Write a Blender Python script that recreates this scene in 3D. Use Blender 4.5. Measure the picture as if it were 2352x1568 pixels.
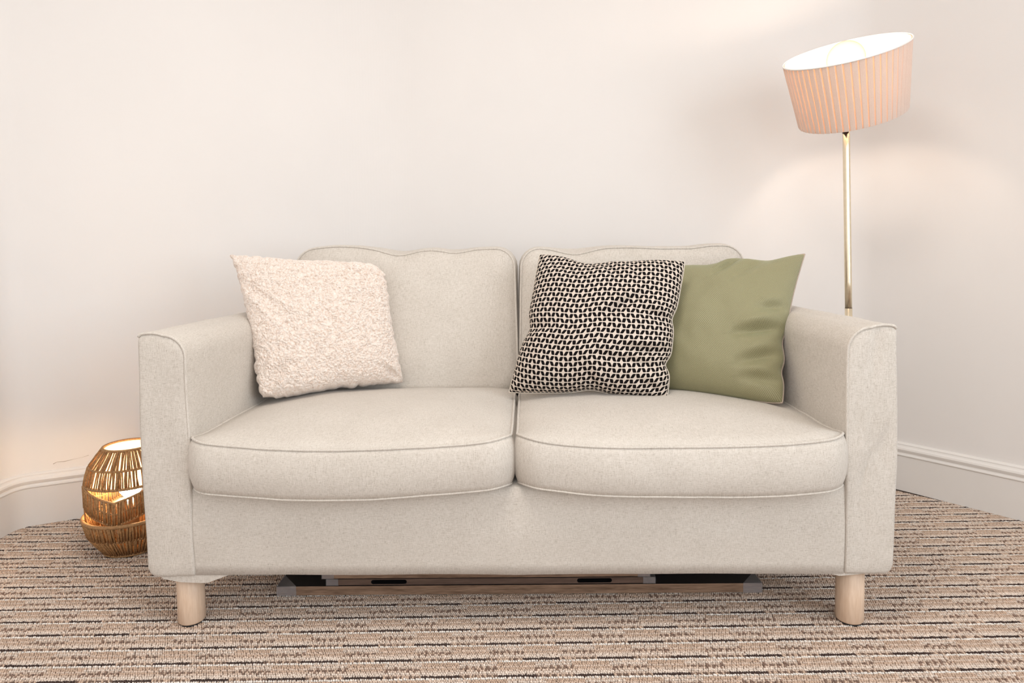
import bpy, bmesh, math, random
import numpy as np
from mathutils import Vector, Matrix

random.seed(7)
RNG = np.random.default_rng(7)
for o in list(bpy.data.objects):
    bpy.data.objects.remove(o, do_unlink=True)
SC = bpy.context.scene
COL = SC.collection
rad = math.radians

# ------------------------------------------------------------------ camera
FPX = 1500.0
cam_d = bpy.data.cameras.new('camera')
cam = bpy.data.objects.new('camera', cam_d)
COL.objects.link(cam)
p, a = rad(3.0), rad(0.8)
fw = Vector((0, math.cos(p), -math.sin(p)))
r0 = Vector((1, 0, 0))
u0 = r0.cross(fw)
cr = math.cos(a) * r0 - math.sin(a) * u0
cu = math.sin(a) * r0 + math.cos(a) * u0
cam.matrix_world = Matrix(((cr.x, cu.x, -fw.x, 0), (cr.y, cu.y, -fw.y, 0), (cr.z, cu.z, -fw.z, 0.89), (0, 0, 0, 1)))
cam_d.sensor_width = 36.0
cam_d.lens = 36.0 * FPX / 2352.0
cam_d.shift_y = -0.05204
cam_d.clip_start = 0.02
SC.camera = cam

# ------------------------------------------------------------------ exposure, sky, window daylight
SC.view_settings.view_transform = 'Standard'
SC.view_settings.look = 'None'
SC.view_settings.gamma = 1.0
SC.view_settings.use_curve_mapping = False
SC.view_settings.exposure = 0.04
world = bpy.data.worlds.new('sky')
SC.world = world
world.use_nodes = True
world.node_tree.nodes['Background'].inputs[0].default_value = (0.80, 0.90, 1.0, 1)
world.node_tree.nodes['Background'].inputs[1].default_value = 1.0


def area(name, loc, rot, sx, sy, power, col):
    d = bpy.data.lights.new(name, 'AREA')
    d.shape = 'RECTANGLE'
    d.size, d.size_y = sx, sy
    d.energy = power
    d.color = col
    o = bpy.data.objects.new(name, d)
    COL.objects.link(o)
    o.location = loc
    o.rotation_euler = rot
    return o


# daylight entering through the two windows behind the camera
area('daylight_front_window', (-0.35, -2.58, 1.60), (rad(90), 0, 0), 2.3, 1.5, 26, (1.0, 0.99, 0.98))
area('daylight_side_window', (2.33, -0.80, 1.50), (0, rad(90), 0), 1.8, 2.5, 56, (0.88, 0.95, 1.0))
# the room's ceiling lamp
cl = area('ceiling_lamp_light', (-0.10, 0.80, 2.53), (0, 0, 0), .8, .8, 21, (1.0, 0.93, 0.86))
cl.data.shape = 'DISK'


# ------------------------------------------------------------------ helpers
def finish(name, verts, faces, mat, parent=None, smooth=True, uv=None):
    me = bpy.data.meshes.new(name)
    me.from_pydata([tuple(v) for v in np.asarray(verts, float)], [], [tuple(int(i) for i in f) for f in faces])
    me.update()
    if smooth:
        me.polygons.foreach_set('use_smooth', [True] * len(me.polygons))
    if mat:
        me.materials.append(mat)
    if uv is not None:
        l = me.uv_layers.new(name='UVMap')
        idx = np.empty(len(me.loops), int)
        me.loops.foreach_get('vertex_index', idx)
        l.data.foreach_set('uv', np.asarray(uv, np.float32)[idx].ravel())
    o = bpy.data.objects.new(name, me)
    COL.objects.link(o)
    if parent is not None:
        o.parent = parent
    return o


def empty(name, loc=(0, 0, 0), rz=0.0):
    o = bpy.data.objects.new(name, None)
    COL.objects.link(o)
    o.location = loc
    o.rotation_euler = (0, 0, rz)
    o.empty_display_size = 0.1
    return o


def tag(o, label=None, cat=None, group=None, kind=None):
    if label: o['label'] = label
    if cat: o['category'] = cat
    if group: o['group'] = group
    if kind: o['kind'] = kind
    return o


class MB:
    """collects pieces of one mesh"""
    def __init__(self): self.v, self.f, self.n = [], [], 0
    def add(self, v, f):
        v = np.asarray(v, float)
        self.v.append(v)
        self.f += [tuple(int(i) + self.n for i in q) for q in f]
        self.n += len(v)
        return self
    def build(self, name, mat, parent=None, smooth=True):
        return finish(name, np.concatenate(self.v), self.f, mat, parent, smooth)


def box(x0, x1, y0, y1, z0, z1):
    v = [(x0, y0, z0), (x1, y0, z0), (x1, y1, z0), (x0, y1, z0), (x0, y0, z1), (x1, y0, z1), (x1, y1, z1), (x0, y1, z1)]
    f = [(3, 2, 1, 0), (4, 5, 6, 7), (0, 1, 5, 4), (1, 2, 6, 5), (2, 3, 7, 6), (3, 0, 4, 7)]
    return v, f


def rings_mesh(rings, closed=True, cap0=True, cap1=True):
    """loft of equal-length rings"""
    n = len(rings[0])
    v = np.concatenate([np.asarray(r, float) for r in rings])
    f = []
    m = n if closed else n - 1
    for i in range(len(rings) - 1):
        for j in range(m):
            k = (j + 1) % n
            f.append((i * n + j, i * n + k, (i + 1) * n + k, (i + 1) * n + j))
    if cap0: f.append(tuple(range(n - 1, -1, -1)))
    if cap1: f.append(tuple((len(rings) - 1) * n + j for j in range(n)))
    return v, f


def tube(path, r, closed=False, segs=8):
    P = np.asarray(path, float)
    n = len(P)
    if closed:
        T = np.roll(P, -1, 0) - np.roll(P, 1, 0)
    else:
        T = np.gradient(P, axis=0)
    T /= np.maximum(np.linalg.norm(T, axis=1)[:, None], 1e-9)
    ref = np.array([0, 0, 1.0]) if abs(T[0][2]) < 0.9 else np.array([1.0, 0, 0])
    N = np.cross(T[0], ref)
    N /= np.linalg.norm(N)
    t = np.linspace(0, 2 * np.pi, segs, endpoint=False)
    rr = np.full(n, r) if np.isscalar(r) else np.asarray(r)
    rings = []
    for i in range(n):
        N = N - T[i] * (N @ T[i])
        N /= max(np.linalg.norm(N), 1e-9)
        B = np.cross(T[i], N)
        rings.append(P[i] + rr[i] * (np.cos(t)[:, None] * N + np.sin(t)[:, None] * B))
    if closed:
        rings.append(rings[0])
        return rings_mesh(rings, True, False, False)
    return rings_mesh(rings, True, True, True)


def lathe(prof, segs=48, cx=0, cy=0):
    """prof: list of (r, z)"""
    t = np.linspace(0, 2 * np.pi, segs, endpoint=False)
    rings = [np.stack([cx + r * np.cos(t), cy + r * np.sin(t), np.full(segs, z)], 1) for r, z in prof]
    return rings_mesh(rings)


def vnoise(P, scale, seed=0):
    """smooth value noise, -1..1"""
    Q = np.asarray(P, float) * scale + seed * 17.31
    I = np.floor(Q).astype(np.int64)
    Fr = Q - I
    Fr = Fr * Fr * (3 - 2 * Fr)
    def h(i, j, k):
        n = (i * 374761393 + j * 668265263 + k * 2147483647 + seed * 974711) & 0x7fffffff
        n = ((n ^ (n >> 13)) * 1274126177) & 0x7fffffff
        n = (n ^ (n >> 16)) & 0xffff
        return n / 32767.5 - 1.0
    out = 0
    for dx in (0, 1):
        for dy in (0, 1):
            for dz in (0, 1):
                w = (Fr[:, 0] if dx else 1 - Fr[:, 0]) * (Fr[:, 1] if dy else 1 - Fr[:, 1]) * (Fr[:, 2] if dz else 1 - Fr[:, 2])
                out = out + w * h(I[:, 0] + dx, I[:, 1] + dy, I[:, 2] + dz)
    return out


def vertex_normals(V, Fq):
    N = np.zeros_like(V)
    Q = np.array([q[:4] if len(q) >= 4 else (q[0], q[1], q[2], q[2]) for q in Fq])
    n = np.cross(V[Q[:, 2]] - V[Q[:, 0]], V[Q[:, 3]] - V[Q[:, 1]])
    for k in range(4):
        np.add.at(N, Q[:, k], n)
    return N / np.maximum(np.linalg.norm(N, axis=1)[:, None], 1e-12)


# ------------------------------------------------------------------ materials
def mat(name):
    m = bpy.data.materials.new(name)
    m.use_nodes = True
    nt = m.node_tree
    b = nt.nodes['Principled BSDF']
    return m, nt, b


def N(nt, typ, **kw):
    n = nt.nodes.new(typ)
    for k, v in kw.items():
        setattr(n, k, v)
    return n


def link(nt, a, b): nt.links.new(a, b)


def noise_tex(nt, coord, scale_vec, scale=1.0, detail=2.0, rough=0.5):
    mp = N(nt, 'ShaderNodeMapping')
    mp.inputs['Scale'].default_value = scale_vec
    link(nt, coord, mp.inputs['Vector'])
    nz = N(nt, 'ShaderNodeTexNoise')
    nz.inputs['Scale'].default_value = scale
    nz.inputs['Detail'].default_value = detail
    nz.inputs['Roughness'].default_value = rough
    link(nt, mp.outputs[0], nz.inputs['Vector'])
    return nz.outputs['Fac']


def ramp(nt, fac, stops, interp='LINEAR'):
    r = N(nt, 'ShaderNodeValToRGB')
    r.color_ramp.interpolation = interp
    e = r.color_ramp.elements
    while len(e) < len(stops): e.new(0.5)
    for i, (pos, c) in enumerate(stops):
        e[i].position = pos
        e[i].color = (*c, 1) if len(c) == 3 else c
    link(nt, fac, r.inputs[0])
    return r.outputs[0]


def math_n(nt, op, a, b=None, c=None):
    n = N(nt, 'ShaderNodeMath', operation=op)
    for i, x in enumerate((a, b, c)):
        if x is None: continue
        if isinstance(x, (int, float)): n.inputs[i].default_value = x
        else: link(nt, x, n.inputs[i])
    return n.outputs[0]


def mixc(nt, fac, a, b, mode='MIX'):
    n = N(nt, 'ShaderNodeMix', data_type='RGBA', blend_type=mode)
    for sock, x in ((n.inputs[0], fac), (n.inputs[6], a), (n.inputs[7], b)):
        if isinstance(x, (int, float)): sock.default_value = x
        elif isinstance(x, tuple): sock.default_value = (*x, 1)
        else: link(nt, x, sock)
    return n.outputs[2]


def bump(nt, b, height, strength=0.3, dist=0.001):
    n = N(nt, 'ShaderNodeBump')
    n.inputs['Strength'].default_value = strength
    n.inputs['Distance'].default_value = dist
    link(nt, height, n.inputs['Height'])
    link(nt, n.outputs[0], b.inputs['Normal'])


def plain(name, col, rough=0.6, metal=0.0, var=0.06, scale=40):
    m, nt, b = mat(name)
    tc = N(nt, 'ShaderNodeTexCoord')
    f = noise_tex(nt, tc.outputs['Object'], (1, 1, 1), scale, 3)
    c = ramp(nt, f, [(0.3, tuple(x * (1 - var) for x in col)), (0.7, tuple(min(1, x * (1 + var)) for x in col))])
    link(nt, c, b.inputs['Base Color'])
    b.inputs['Roughness'].default_value = rough
    b.inputs['Metallic'].default_value = metal
    return m


def linen():
    m, nt, b = mat('oatmeal_linen')
    tc = N(nt, 'ShaderNodeTexCoord')
    # weave follows the face: swap the axes on faces that look sideways
    sp = N(nt, 'ShaderNodeSeparateXYZ'); link(nt, tc.outputs['Object'], sp.inputs[0])
    cb_ = N(nt, 'ShaderNodeCombineXYZ')
    link(nt, sp.outputs[1], cb_.inputs[0]); link(nt, sp.outputs[0], cb_.inputs[1]); link(nt, sp.outputs[2], cb_.inputs[2])
    sn = N(nt, 'ShaderNodeSeparateXYZ'); link(nt, tc.outputs['Normal'], sn.inputs[0])
    sidew = math_n(nt, 'GREATER_THAN', math_n(nt, 'ABSOLUTE', sn.outputs[0]), .75)
    mv = N(nt, 'ShaderNodeMix', data_type='VECTOR')
    link(nt, sidew, mv.inputs[0]); link(nt, tc.outputs['Object'], mv.inputs[4]); link(nt, cb_.outputs[0], mv.inputs[5])
    co = mv.outputs[1]
    A = noise_tex(nt, co, (90, 1000, 1000), 1, 2, .6)
    B = noise_tex(nt, co, (1000, 90, 90), 1, 2, .6)
    Cc = noise_tex(nt, co, (600, 600, 600), 1, 2, .6)
    s = math_n(nt, 'ADD', A, B)
    s = math_n(nt, 'ADD', s, math_n(nt, 'MULTIPLY', Cc, 0.7))
    s = math_n(nt, 'MULTIPLY', s, 1 / 2.7)
    c = ramp(nt, s, [(0.33, (.36, .31, .255)), (0.43, (.575, .522, .46)), (0.54, (.675, .622, .56)), (0.68, (.75, .70, .645))])
    big = noise_tex(nt, co, (1, 1, 1), 9, 3)
    c = mixc(nt, 1.0, c, ramp(nt, big, [(.3, (.95, .945, .94)), (.7, (1, 1, 1))]), 'MULTIPLY')
    link(nt, c, b.inputs['Base Color'])
    b.inputs['Roughness'].default_value = 0.92
    b.inputs['Sheen Weight'].default_value = 0.15
    b.inputs['Specular IOR Level'].default_value = 0.15
    bump(nt, b, s, 0.4, 0.001)
    return m


def wall_paint():
    m, nt, b = mat('white_wall_paint')
    tc = N(nt, 'ShaderNodeTexCoord')
    co = tc.outputs['Object']
    f = noise_tex(nt, co, (1, 1, 1), 2.2, 3)
    c = ramp(nt, f, [(.3, (.812, .776, .748)), (.7, (.834, .798, .770))])
    link(nt, c, b.inputs['Base Color'])
    b.inputs['Roughness'].default_value = 0.75
    g = noise_tex(nt, co, (1, 1, 1), 260, 3)
    bump(nt, b, g, 0.08, 0.001)
    return m


def wood(name, c0, c1, along=(6, 90, 90), rough=.5):
    m, nt, b = mat(name)
    tc = N(nt, 'ShaderNodeTexCoord')
    co = tc.outputs['Object']
    f = noise_tex(nt, co, along, 1, 4, .6)
    g = noise_tex(nt, co, tuple(x * 4 for x in along), 1, 3, .6)
    s = math_n(nt, 'ADD', math_n(nt, 'MULTIPLY', f, .7), math_n(nt, 'MULTIPLY', g, .3))
    link(nt, ramp(nt, s, [(.36, c0), (.62, c1)]), b.inputs['Base Color'])
    b.inputs['Roughness'].default_value = rough
    bump(nt, b, s, .12, .0006)
    return m


def sherpa():
    m, nt, b = mat('cream_sherpa_fleece')
    tc = N(nt, 'ShaderNodeTexCoord')
    co = tc.outputs['Object']
    f = noise_tex(nt, co, (1, 1, 1), 150, 4, .65)
    c = ramp(nt, f, [(.28, (.62, .46, .36)), (.46, (.81, .69, .605)), (.65, (.88, .80, .735))])
    link(nt, c, b.inputs['Base Color'])
    b.inputs['Roughness'].default_value = 1.0
    b.inputs['Specular IOR Level'].default_value = 0.05
    b.inputs['Sheen Weight'].default_value = 0.4
    b.inputs['Subsurface Weight'].default_value = 0.0
    bump(nt, b, f, .7, .003)
    return m


def green_weave():
    m, nt, b = mat('sage_green_basket_weave')
    uv = N(nt, 'ShaderNodeUVMap')
    sep = N(nt, 'ShaderNodeSeparateXYZ')
    link(nt, uv.outputs[0], sep.inputs[0])
    fu = 100 * 2 * math.pi
    su = math_n(nt, 'SINE', math_n(nt, 'MULTIPLY', sep.outputs[0], fu))
    sv = math_n(nt, 'SINE', math_n(nt, 'MULTIPLY', sep.outputs[1], fu))
    w = math_n(nt, 'MULTIPLY', su, sv)
    nz = noise_tex(nt, uv.outputs[0], (420, 420, 1), 1, 2)
    s = math_n(nt, 'ADD', math_n(nt, 'MULTIPLY', w, .32), nz)
    c = ramp(nt, s, [(.25, (.150, .130, .058)), (.5, (.285, .262, .138)), (.8, (.40, .385, .235))])
    link(nt, c, b.inputs['Base Color'])
    b.inputs['Roughness'].default_value = .55
    b.inputs['Sheen Weight'].default_value = .3
    b.inputs['Sheen Tint'].default_value = (.85, .95, .7, 1)
    bump(nt, b, s, .5, .0012)
    return m


def petal_print(nu=38, nv=31):
    m, nt, b = mat('cream_fabric_black_petal_print')
    uv = N(nt, 'ShaderNodeUVMap')
    sep = N(nt, 'ShaderNodeSeparateXYZ')
    link(nt, uv.outputs[0], sep.inputs[0])
    U = math_n(nt, 'MULTIPLY', sep.outputs[0], nu)
    V = math_n(nt, 'MULTIPLY', sep.outputs[1], nv)
    iu, iv = math_n(nt, 'FLOOR', U), math_n(nt, 'FLOOR', V)
    fu = math_n(nt, 'SUBTRACT', math_n(nt, 'FRACT', U), .5)
    fv = math_n(nt, 'SUBTRACT', math_n(nt, 'FRACT', V), .5)
    par = math_n(nt, 'MODULO', math_n(nt, 'ADD', iu, iv), 2.0)
    sg = math_n(nt, 'SUBTRACT', math_n(nt, 'MULTIPLY', par, 2.0), 1.0)
    xs = math_n(nt, 'SUBTRACT', fu, math_n(nt, 'MULTIPLY', math_n(nt, 'MULTIPLY', sg, fv), .42))
    ax = math_n(nt, 'DIVIDE', math_n(nt, 'ABSOLUTE', xs), .345)
    ay = math_n(nt, 'DIVIDE', math_n(nt, 'ABSOLUTE', fv), .395)
    d = math_n(nt, 'ADD', math_n(nt, 'POWER', ax, 5.0), math_n(nt, 'POWER', ay, 5.0))
    ink = math_n(nt, 'LESS_THAN', d, 1.0)
    thread = math_n(nt, 'GREATER_THAN', math_n(nt, 'ABSOLUTE', fu), .475)
    nz = noise_tex(nt, uv.outputs[0], (260, 260, 1), 1, 2)
    base = ramp(nt, nz, [(.3, (.58, .485, .405)), (.7, (.74, .66, .585))])
    base = mixc(nt, math_n(nt, 'MULTIPLY', thread, .35), base, (.55, .36, .26))
    c = mixc(nt, ink, base, (.006, .004, .004))
    link(nt, c, b.inputs['Base Color'])
    b.inputs['Roughness'].default_value = .9
    b.inputs['Specular IOR Level'].default_value = .15
    h = math_n(nt, 'ADD', math_n(nt, 'MULTIPLY', ink, .8), math_n(nt, 'MULTIPLY', nz, .5))
    bump(nt, b, h, .35, .0012)
    return m


def emis(name, col, strength):
    m, nt, b = mat(name)
    b.inputs['Base Color'].default_value = (*col, 1)
    b.inputs['Emission Color'].default_value = (*col, 1)
    b.inputs['Emission Strength'].default_value = strength
    b.inputs['Roughness'].default_value = .3
    return m


def shade_fabric(name='pink_pleated_shade_fabric', thru=.085, tint=(.92, .62, .44)):
    m, nt, b = mat(name)
    out = nt.nodes['Material Output']
    tc = N(nt, 'ShaderNodeTexCoord')
    f = noise_tex(nt, tc.outputs['Object'], (900, 900, 500), 1, 2)
    c = ramp(nt, f, [(.3, (.69, .57, .50)), (.7, (.77, .66, .59))])
    df = N(nt, 'ShaderNodeBsdfDiffuse')
    link(nt, c, df.inputs[0])
    tr = N(nt, 'ShaderNodeBsdfTranslucent')
    tr.inputs[0].default_value = (*tint, 1)
    mx = N(nt, 'ShaderNodeMixShader')
    mx.inputs[0].default_value = thru
    link(nt, df.outputs[0], mx.inputs[1])
    link(nt, tr.outputs[0], mx.inputs[2])
    link(nt, mx.outputs[0], out.inputs[0])
    return m


def clear_plastic():
    m, nt, b = mat('clear_plastic')
    out = nt.nodes['Material Output']
    tr = N(nt, 'ShaderNodeBsdfTransparent')
    tr.inputs[0].default_value = (.93, .93, .95, 1)
    mx = N(nt, 'ShaderNodeMixShader')
    f = noise_tex(nt, N(nt, 'ShaderNodeTexCoord').outputs['Object'], (1, 1, 1), 60, 3)
    r = ramp(nt, f, [(.3, (.13, .13, .13)), (.7, (.24, .24, .24))])
    link(nt, r, mx.inputs[0])
    b.inputs['Base Color'].default_value = (.62, .60, .60, 1)
    b.inputs['Roughness'].default_value = .28
    link(nt, tr.outputs[0], mx.inputs[1])
    link(nt, b.outputs[0], mx.inputs[2])
    link(nt, mx.outputs[0], out.inputs[0])
    return m


M = dict(
    linen=linen(), wall=wall_paint(), sherpa=sherpa(), green=green_weave(), petal=petal_print(),
    gloss=plain('white_gloss_trim', (.82, .785, .75), .35, 0, .01, 4),
    ceiling=plain('white_ceiling', (.86, .84, .81), .8, 0, .01, 4),
    backing=plain('carpet_backing', (.34, .26, .21), .95, 0, .3, 60),
    beech=wood('pale_beech', (.62, .44, .31), (.74, .56, .42), (60, 60, 7), .45),
    board=wood('brown_oak_edge', (.13, .075, .045), (.33, .21, .14), (7, 120, 120), .45),
    board2=wood('darker_brown_edge', (.085, .052, .038), (.16, .10, .073), (5, 110, 110), .5),  # darker brown tone for the middle board's edge
    black=plain('black_laminate', (.012, .011, .012), .5, 0, .1),
    pad=plain('black_felt', (.02, .02, .02), .9),
    cream_back=plain('cream_cotton_backing', (.74, .66, .57), .9, 0, .04, 200),
    green_back=plain('dusty_taupe_backing', (.46, .37, .30), .9, 0, .08, 200),
    brass=plain('brushed_brass', (.80, .71, .54), .30, 1.0, .05, 60),
    darkmetal=plain('dark_bronze', (.06, .03, .02), .4, .8),
    shade=shade_fabric(), shade_thin=shade_fabric('single_layer_shade_fabric', .62, (.98, .56, .32)),
    lining=plain('white_shade_lining', (.90, .88, .85), .8, 0, .01, 20),
    cord=plain('tan_paper_cord', (.36, .19, .075), .75, 0, .35, 160),
    ring=plain('tan_wrapped_ring', (.36, .20, .085), .75, 0, .25, 200),
    socket=plain('grey_plastic_socket', (.5, .48, .45), .5),
    plastic=clear_plastic(),
    dark_line=plain('hairline_crack', (.40, .31, .25), .9),
    bulb=emis('warm_white_filament', (1.0, .83, .71), 135.0),
    bulb2=emis('amber_bulb', (1.0, .68, .38), 95.0),
    frame=plain('white_window_frame', (.8, .8, .8), .4, 0, .01, 4),
)


# ------------------------------------------------------------------ room shell
def fillet(P, radii, n=8):
    out = [np.array(P[0], float)]
    for i in range(1, len(P) - 1):
        A, B, Cc = (np.array(P[j], float) for j in (i - 1, i, i + 1))
        r = radii[i - 1]
        d1, d2 = (A - B) / np.linalg.norm(A - B), (Cc - B) / np.linalg.norm(Cc - B)
        for t in np.linspace(0, 1, n):
            q0, q1 = B + d1 * r, B + d2 * r
            out.append((1 - t) ** 2 * q0 + 2 * t * (1 - t) * B + t * t * q1)
    out.append(np.array(P[-1], float))
    return np.array(out)


PL = [(-1.675, -2.62), (-1.675, 2.150), (-.544, 2.690), (1.320, 2.500), (1.432, 2.388), (2.35, 1.21), (2.35, 0.60)]
FN = 28
PATH = fillet(PL, [.06, .16, .06, .05, .2], FN)


def normals2d(P):
    T = np.gradient(P, axis=0)
    T /= np.linalg.norm(T, axis=1)[:, None]
    return np.stack([-T[:, 1], T[:, 0]], 1)   # left of travel = outside of the room


NRM = normals2d(PATH)


def strip(profile, i0, i1):
    """sweep a closed profile (out, z) along PATH[i0:i1]; out > 0 is into the room"""
    rings = []
    for q, nn in zip(PATH[i0:i1], NRM[i0:i1]):
        rings.append([(q[0] - nn[0] * o, q[1] - nn[1] * o, z) for o, z in profile])
    return rings_mesh(rings)


HC = 2.60
iA = 1 + FN + FN // 2        # middle of the fillet left | back
iB = 1 + 2 * FN + FN // 2       # middle of the fillet back | right
wallp = [(0, 0), (0, HC), (-.12, HC), (-.12, 0)]
bbp = [(0, 0), (.020, 0), (.020, .128), (.0235, .131), (.0235, .134), (.018, .137), (.017, .141), (.021, .147), (.023, .153), (.021, .159), (.015, .163), (.013, .167), (.013, .171), (.006, .175), (0, .176)]
WALLS = {}
for nm, i0, i1 in (('left', 0, iA + 1), ('back', iA, iB + 1), ('right', iB, len(PATH))):
    v, f = strip(wallp, i0, i1)
    WALLS[nm] = tag(finish('wall_' + nm, v, f, M['wall'], None, False), kind='structure')
    v, f = strip(bbp, i0, i1)
    tag(finish('baseboard_' + nm, v, f, M['gloss'], None, False), kind='structure')

# the rest of the room behind the camera: window walls
mb = MB()
mb.add(*box(2.35, 2.47, -2.62, -2.10, 0, HC)).add(*box(2.35, 2.47, .50, .60, 0, HC))
mb.add(*box(2.35, 2.47, -2.10, .50, 0, .55)).add(*box(2.35, 2.47, -2.10, .50, 2.45, HC))
tag(mb.build('wall_side', M['wall'], None, False), kind='structure')
mb = MB()
mb.add(*box(-1.80, -1.55, -2.74, -2.62, 0, HC)).add(*box(.85, 2.47, -2.74, -2.62, 0, HC))
mb.add(*box(-1.55, .85, -2.74, -2.62, 0, .82)).add(*box(-1.55, .85, -2.74, -2.62, 2.38, HC))
tag(mb.build('wall_front', M['wall'], None, False), kind='structure')
mb = MB()
for x0, x1, z0, z1 in ((-1.55, -1.49, .82, 2.38), (.79, .85, .82, 2.38), (-1.49, .79, .82, .88), (-1.49, .79, 2.32, 2.38), (-.38, -.32, .88, 2.32)):
    mb.add(*box(x0, x1, -2.72, -2.66, z0, z1))
tag(mb.build('window_1', M['frame'], None, False), kind='structure')
mb = MB()
for y0, y1, z0, z1 in ((-2.10, -2.04, .55, 2.45), (.44, .50, .55, 2.45), (-2.04, .44, .55, .61), (-2.04, .44, 2.39, 2.45), (-.83, -.77, .61, 2.39)):
    mb.add(*box(2.39, 2.45, y0, y1, z0, z1))
tag(mb.build('window_2', M['frame'], None, False), kind='structure')
OUT = [(x, y) for x, y in np.concatenate([PATH - 0 * NRM + NRM * .12, [(2.47, .6), (2.47, -2.74), (-1.77, -2.74)]])]
def slab(name, z0, z1, m):
    n = len(OUT)
    return finish(name, *rings_mesh([[(x, y, z0) for x, y in OUT], [(x, y, z1) for x, y in OUT]]), m, None, False)
tag(slab('floor', -.08, -.0045, M['backing']), kind='structure')
ceil = tag(slab('ceiling', HC, HC + .08, M['ceiling']), kind='structure')
CLH = lathe([(.43, HC), (.43, HC - .055), (.422, HC - .06), (.415, HC - .055), (.415, HC - .002)], 48, -.10, .80)
finish('lamp_housing', *CLH, M['frame'], ceil)
# hairline crack in the plaster above the left baseboard
cw = finish('plaster_crack', *tube([(-1.575, 2.1972, .196), (-1.566, 2.2015, .201), (-1.546, 2.2110, .200), (-1.52, 2.2234, .204), (-1.50, 2.2330, .206), (-1.482, 2.2416, .211)], [.0009, .0004, .0008, .0002, .0002, .0006], False, 5), M['dark_line'], WALLS['left'])


# ------------------------------------------------------------------ carpet loops (nobody could count them: one object)
PX, PY = 0.0051, 0.0064
XS = np.arange(-1.95, 2.15, PX)
YS = np.arange(0.30, 2.70, PY)
IX, IY = np.meshgrid(np.arange(len(XS)), np.arange(len(YS)))
ix, iy = IX.ravel(), IY.ravel()
X = XS[ix] + (iy * .37 % 1) * PX + RNG.normal(0, .0004, ix.size)
Y = YS[iy] + RNG.normal(0, .0004, ix.size)
# keep what lies inside the walls
poly = PATH + 0 * NRM
inside = (X > -1.665) & (X < 2.34)
def below(x, y, a, b): return (b[0] - a[0]) * (y - a[1]) - (b[1] - a[1]) * (x - a[0]) < -.006
for a_, b_ in ((PL[1], PL[2]), (PL[2], PL[3]), (PL[3], PL[4]), (PL[4], PL[5])):
    inside &= below(X, Y, a_, b_)
X, Y, ix, iy = X[inside], Y[inside], ix[inside], iy[inside]
row = 8 - iy % 9
per = iy // 9
LEN = 16
shift = (per * 4 + (per * per * 3) % 5)
cell = ((ix + shift) // LEN + per) % 2          # 0 = plain cell, 1 = flecked cell
rnd = RNG.random(ix.size)
white, cream, beige = np.array([.93, .89, .84]), np.array([.84, .73, .64]), np.array([.74, .60, .50])
tan, brown, dark = np.array([.62, .465, .36]), np.array([.26, .175, .135]), np.array([.075, .048, .041])
plainrow = [white, tan, tan, beige, tan, beige, cream, cream, dark]
Cc = np.zeros((ix.size, 3))
for r in range(9):
    mk = row == r
    Cc[mk & (cell == 0)] = plainrow[r]
fl = cell == 1
alt = (ix + iy) % 2
mixrow = np.array([cream, beige, cream * .96, beige * .95, tan, beige, cream, beige, tan])
fc = mixrow[row] * np.where(alt == 0, 1.06, .90)[:, None]
fc = np.where((row == 4)[:, None] & (((ix % 3) < 2) & (rnd < .88))[:, None], brown, fc)
fc = np.where(((row == 3) | (row == 5))[:, None] & (((ix % 3) == 0) & (rnd < .55))[:, None], brown * 1.2, fc)
fc = np.where((row == 8)[:, None] & (((ix % 3) < 2) & (rnd < .85))[:, None], brown * .8, fc)
fc = np.where((row == 0)[:, None] & (alt == 0)[:, None], white * .95, fc)
Cc[fl] = fc[fl]
Cc *= (1 + RNG.normal(0, .07, ix.size))[:, None]
Cc = np.clip(Cc * np.array([.86, .84, .825]), .01, .95)
hgt = np.where(row == 8, 1.04, np.where(row == 0, .95, 1.0)) * (1 + RNG.normal(0, .08, ix.size))
me = bpy.data.meshes.new('carpet_pile')
me.vertices.add(ix.size)
me.vertices.foreach_set('co', np.stack([X, Y, np.full(ix.size, -.0048)], 1).astype(np.float32).ravel())
ca = me.attributes.new('loop_colour', 'FLOAT_COLOR', 'POINT')
ca.data.foreach_set('color', np.concatenate([Cc, np.ones((ix.size, 1))], 1).astype(np.float32).ravel())
ra = me.attributes.new('loop_rot', 'FLOAT_VECTOR', 'POINT')
ra.data.foreach_set('vector', np.stack([RNG.normal(0, .16, ix.size), RNG.normal(0, .16, ix.size), RNG.normal(.35, .22, ix.size)], 1).astype(np.float32).ravel())
sa = me.attributes.new('loop_scale', 'FLOAT_VECTOR', 'POINT')
sa.data.foreach_set('vector', np.stack([1 + RNG.normal(0, .07, ix.size), np.where(row == 8, 1.35, 1.0) + RNG.normal(0, .07, ix.size), hgt], 1).astype(np.float32).ravel())
carpet = bpy.data.objects.new('carpet_pile', me)
COL.objects.link(carpet)
tag(carpet, 'beige and brown striped loop pile carpet covering the floor', 'carpet', kind='stuff')
mc, nt, b = mat('loop_pile_wool')
at = N(nt, 'ShaderNodeAttribute', attribute_type='INSTANCER', attribute_name='loop_colour')
link(nt, at.outputs['Color'], b.inputs['Base Color'])
b.inputs['Roughness'].default_value = .95
b.inputs['Specular IOR Level'].default_value = .1
b.inputs['Sheen Weight'].default_value = .1
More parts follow.
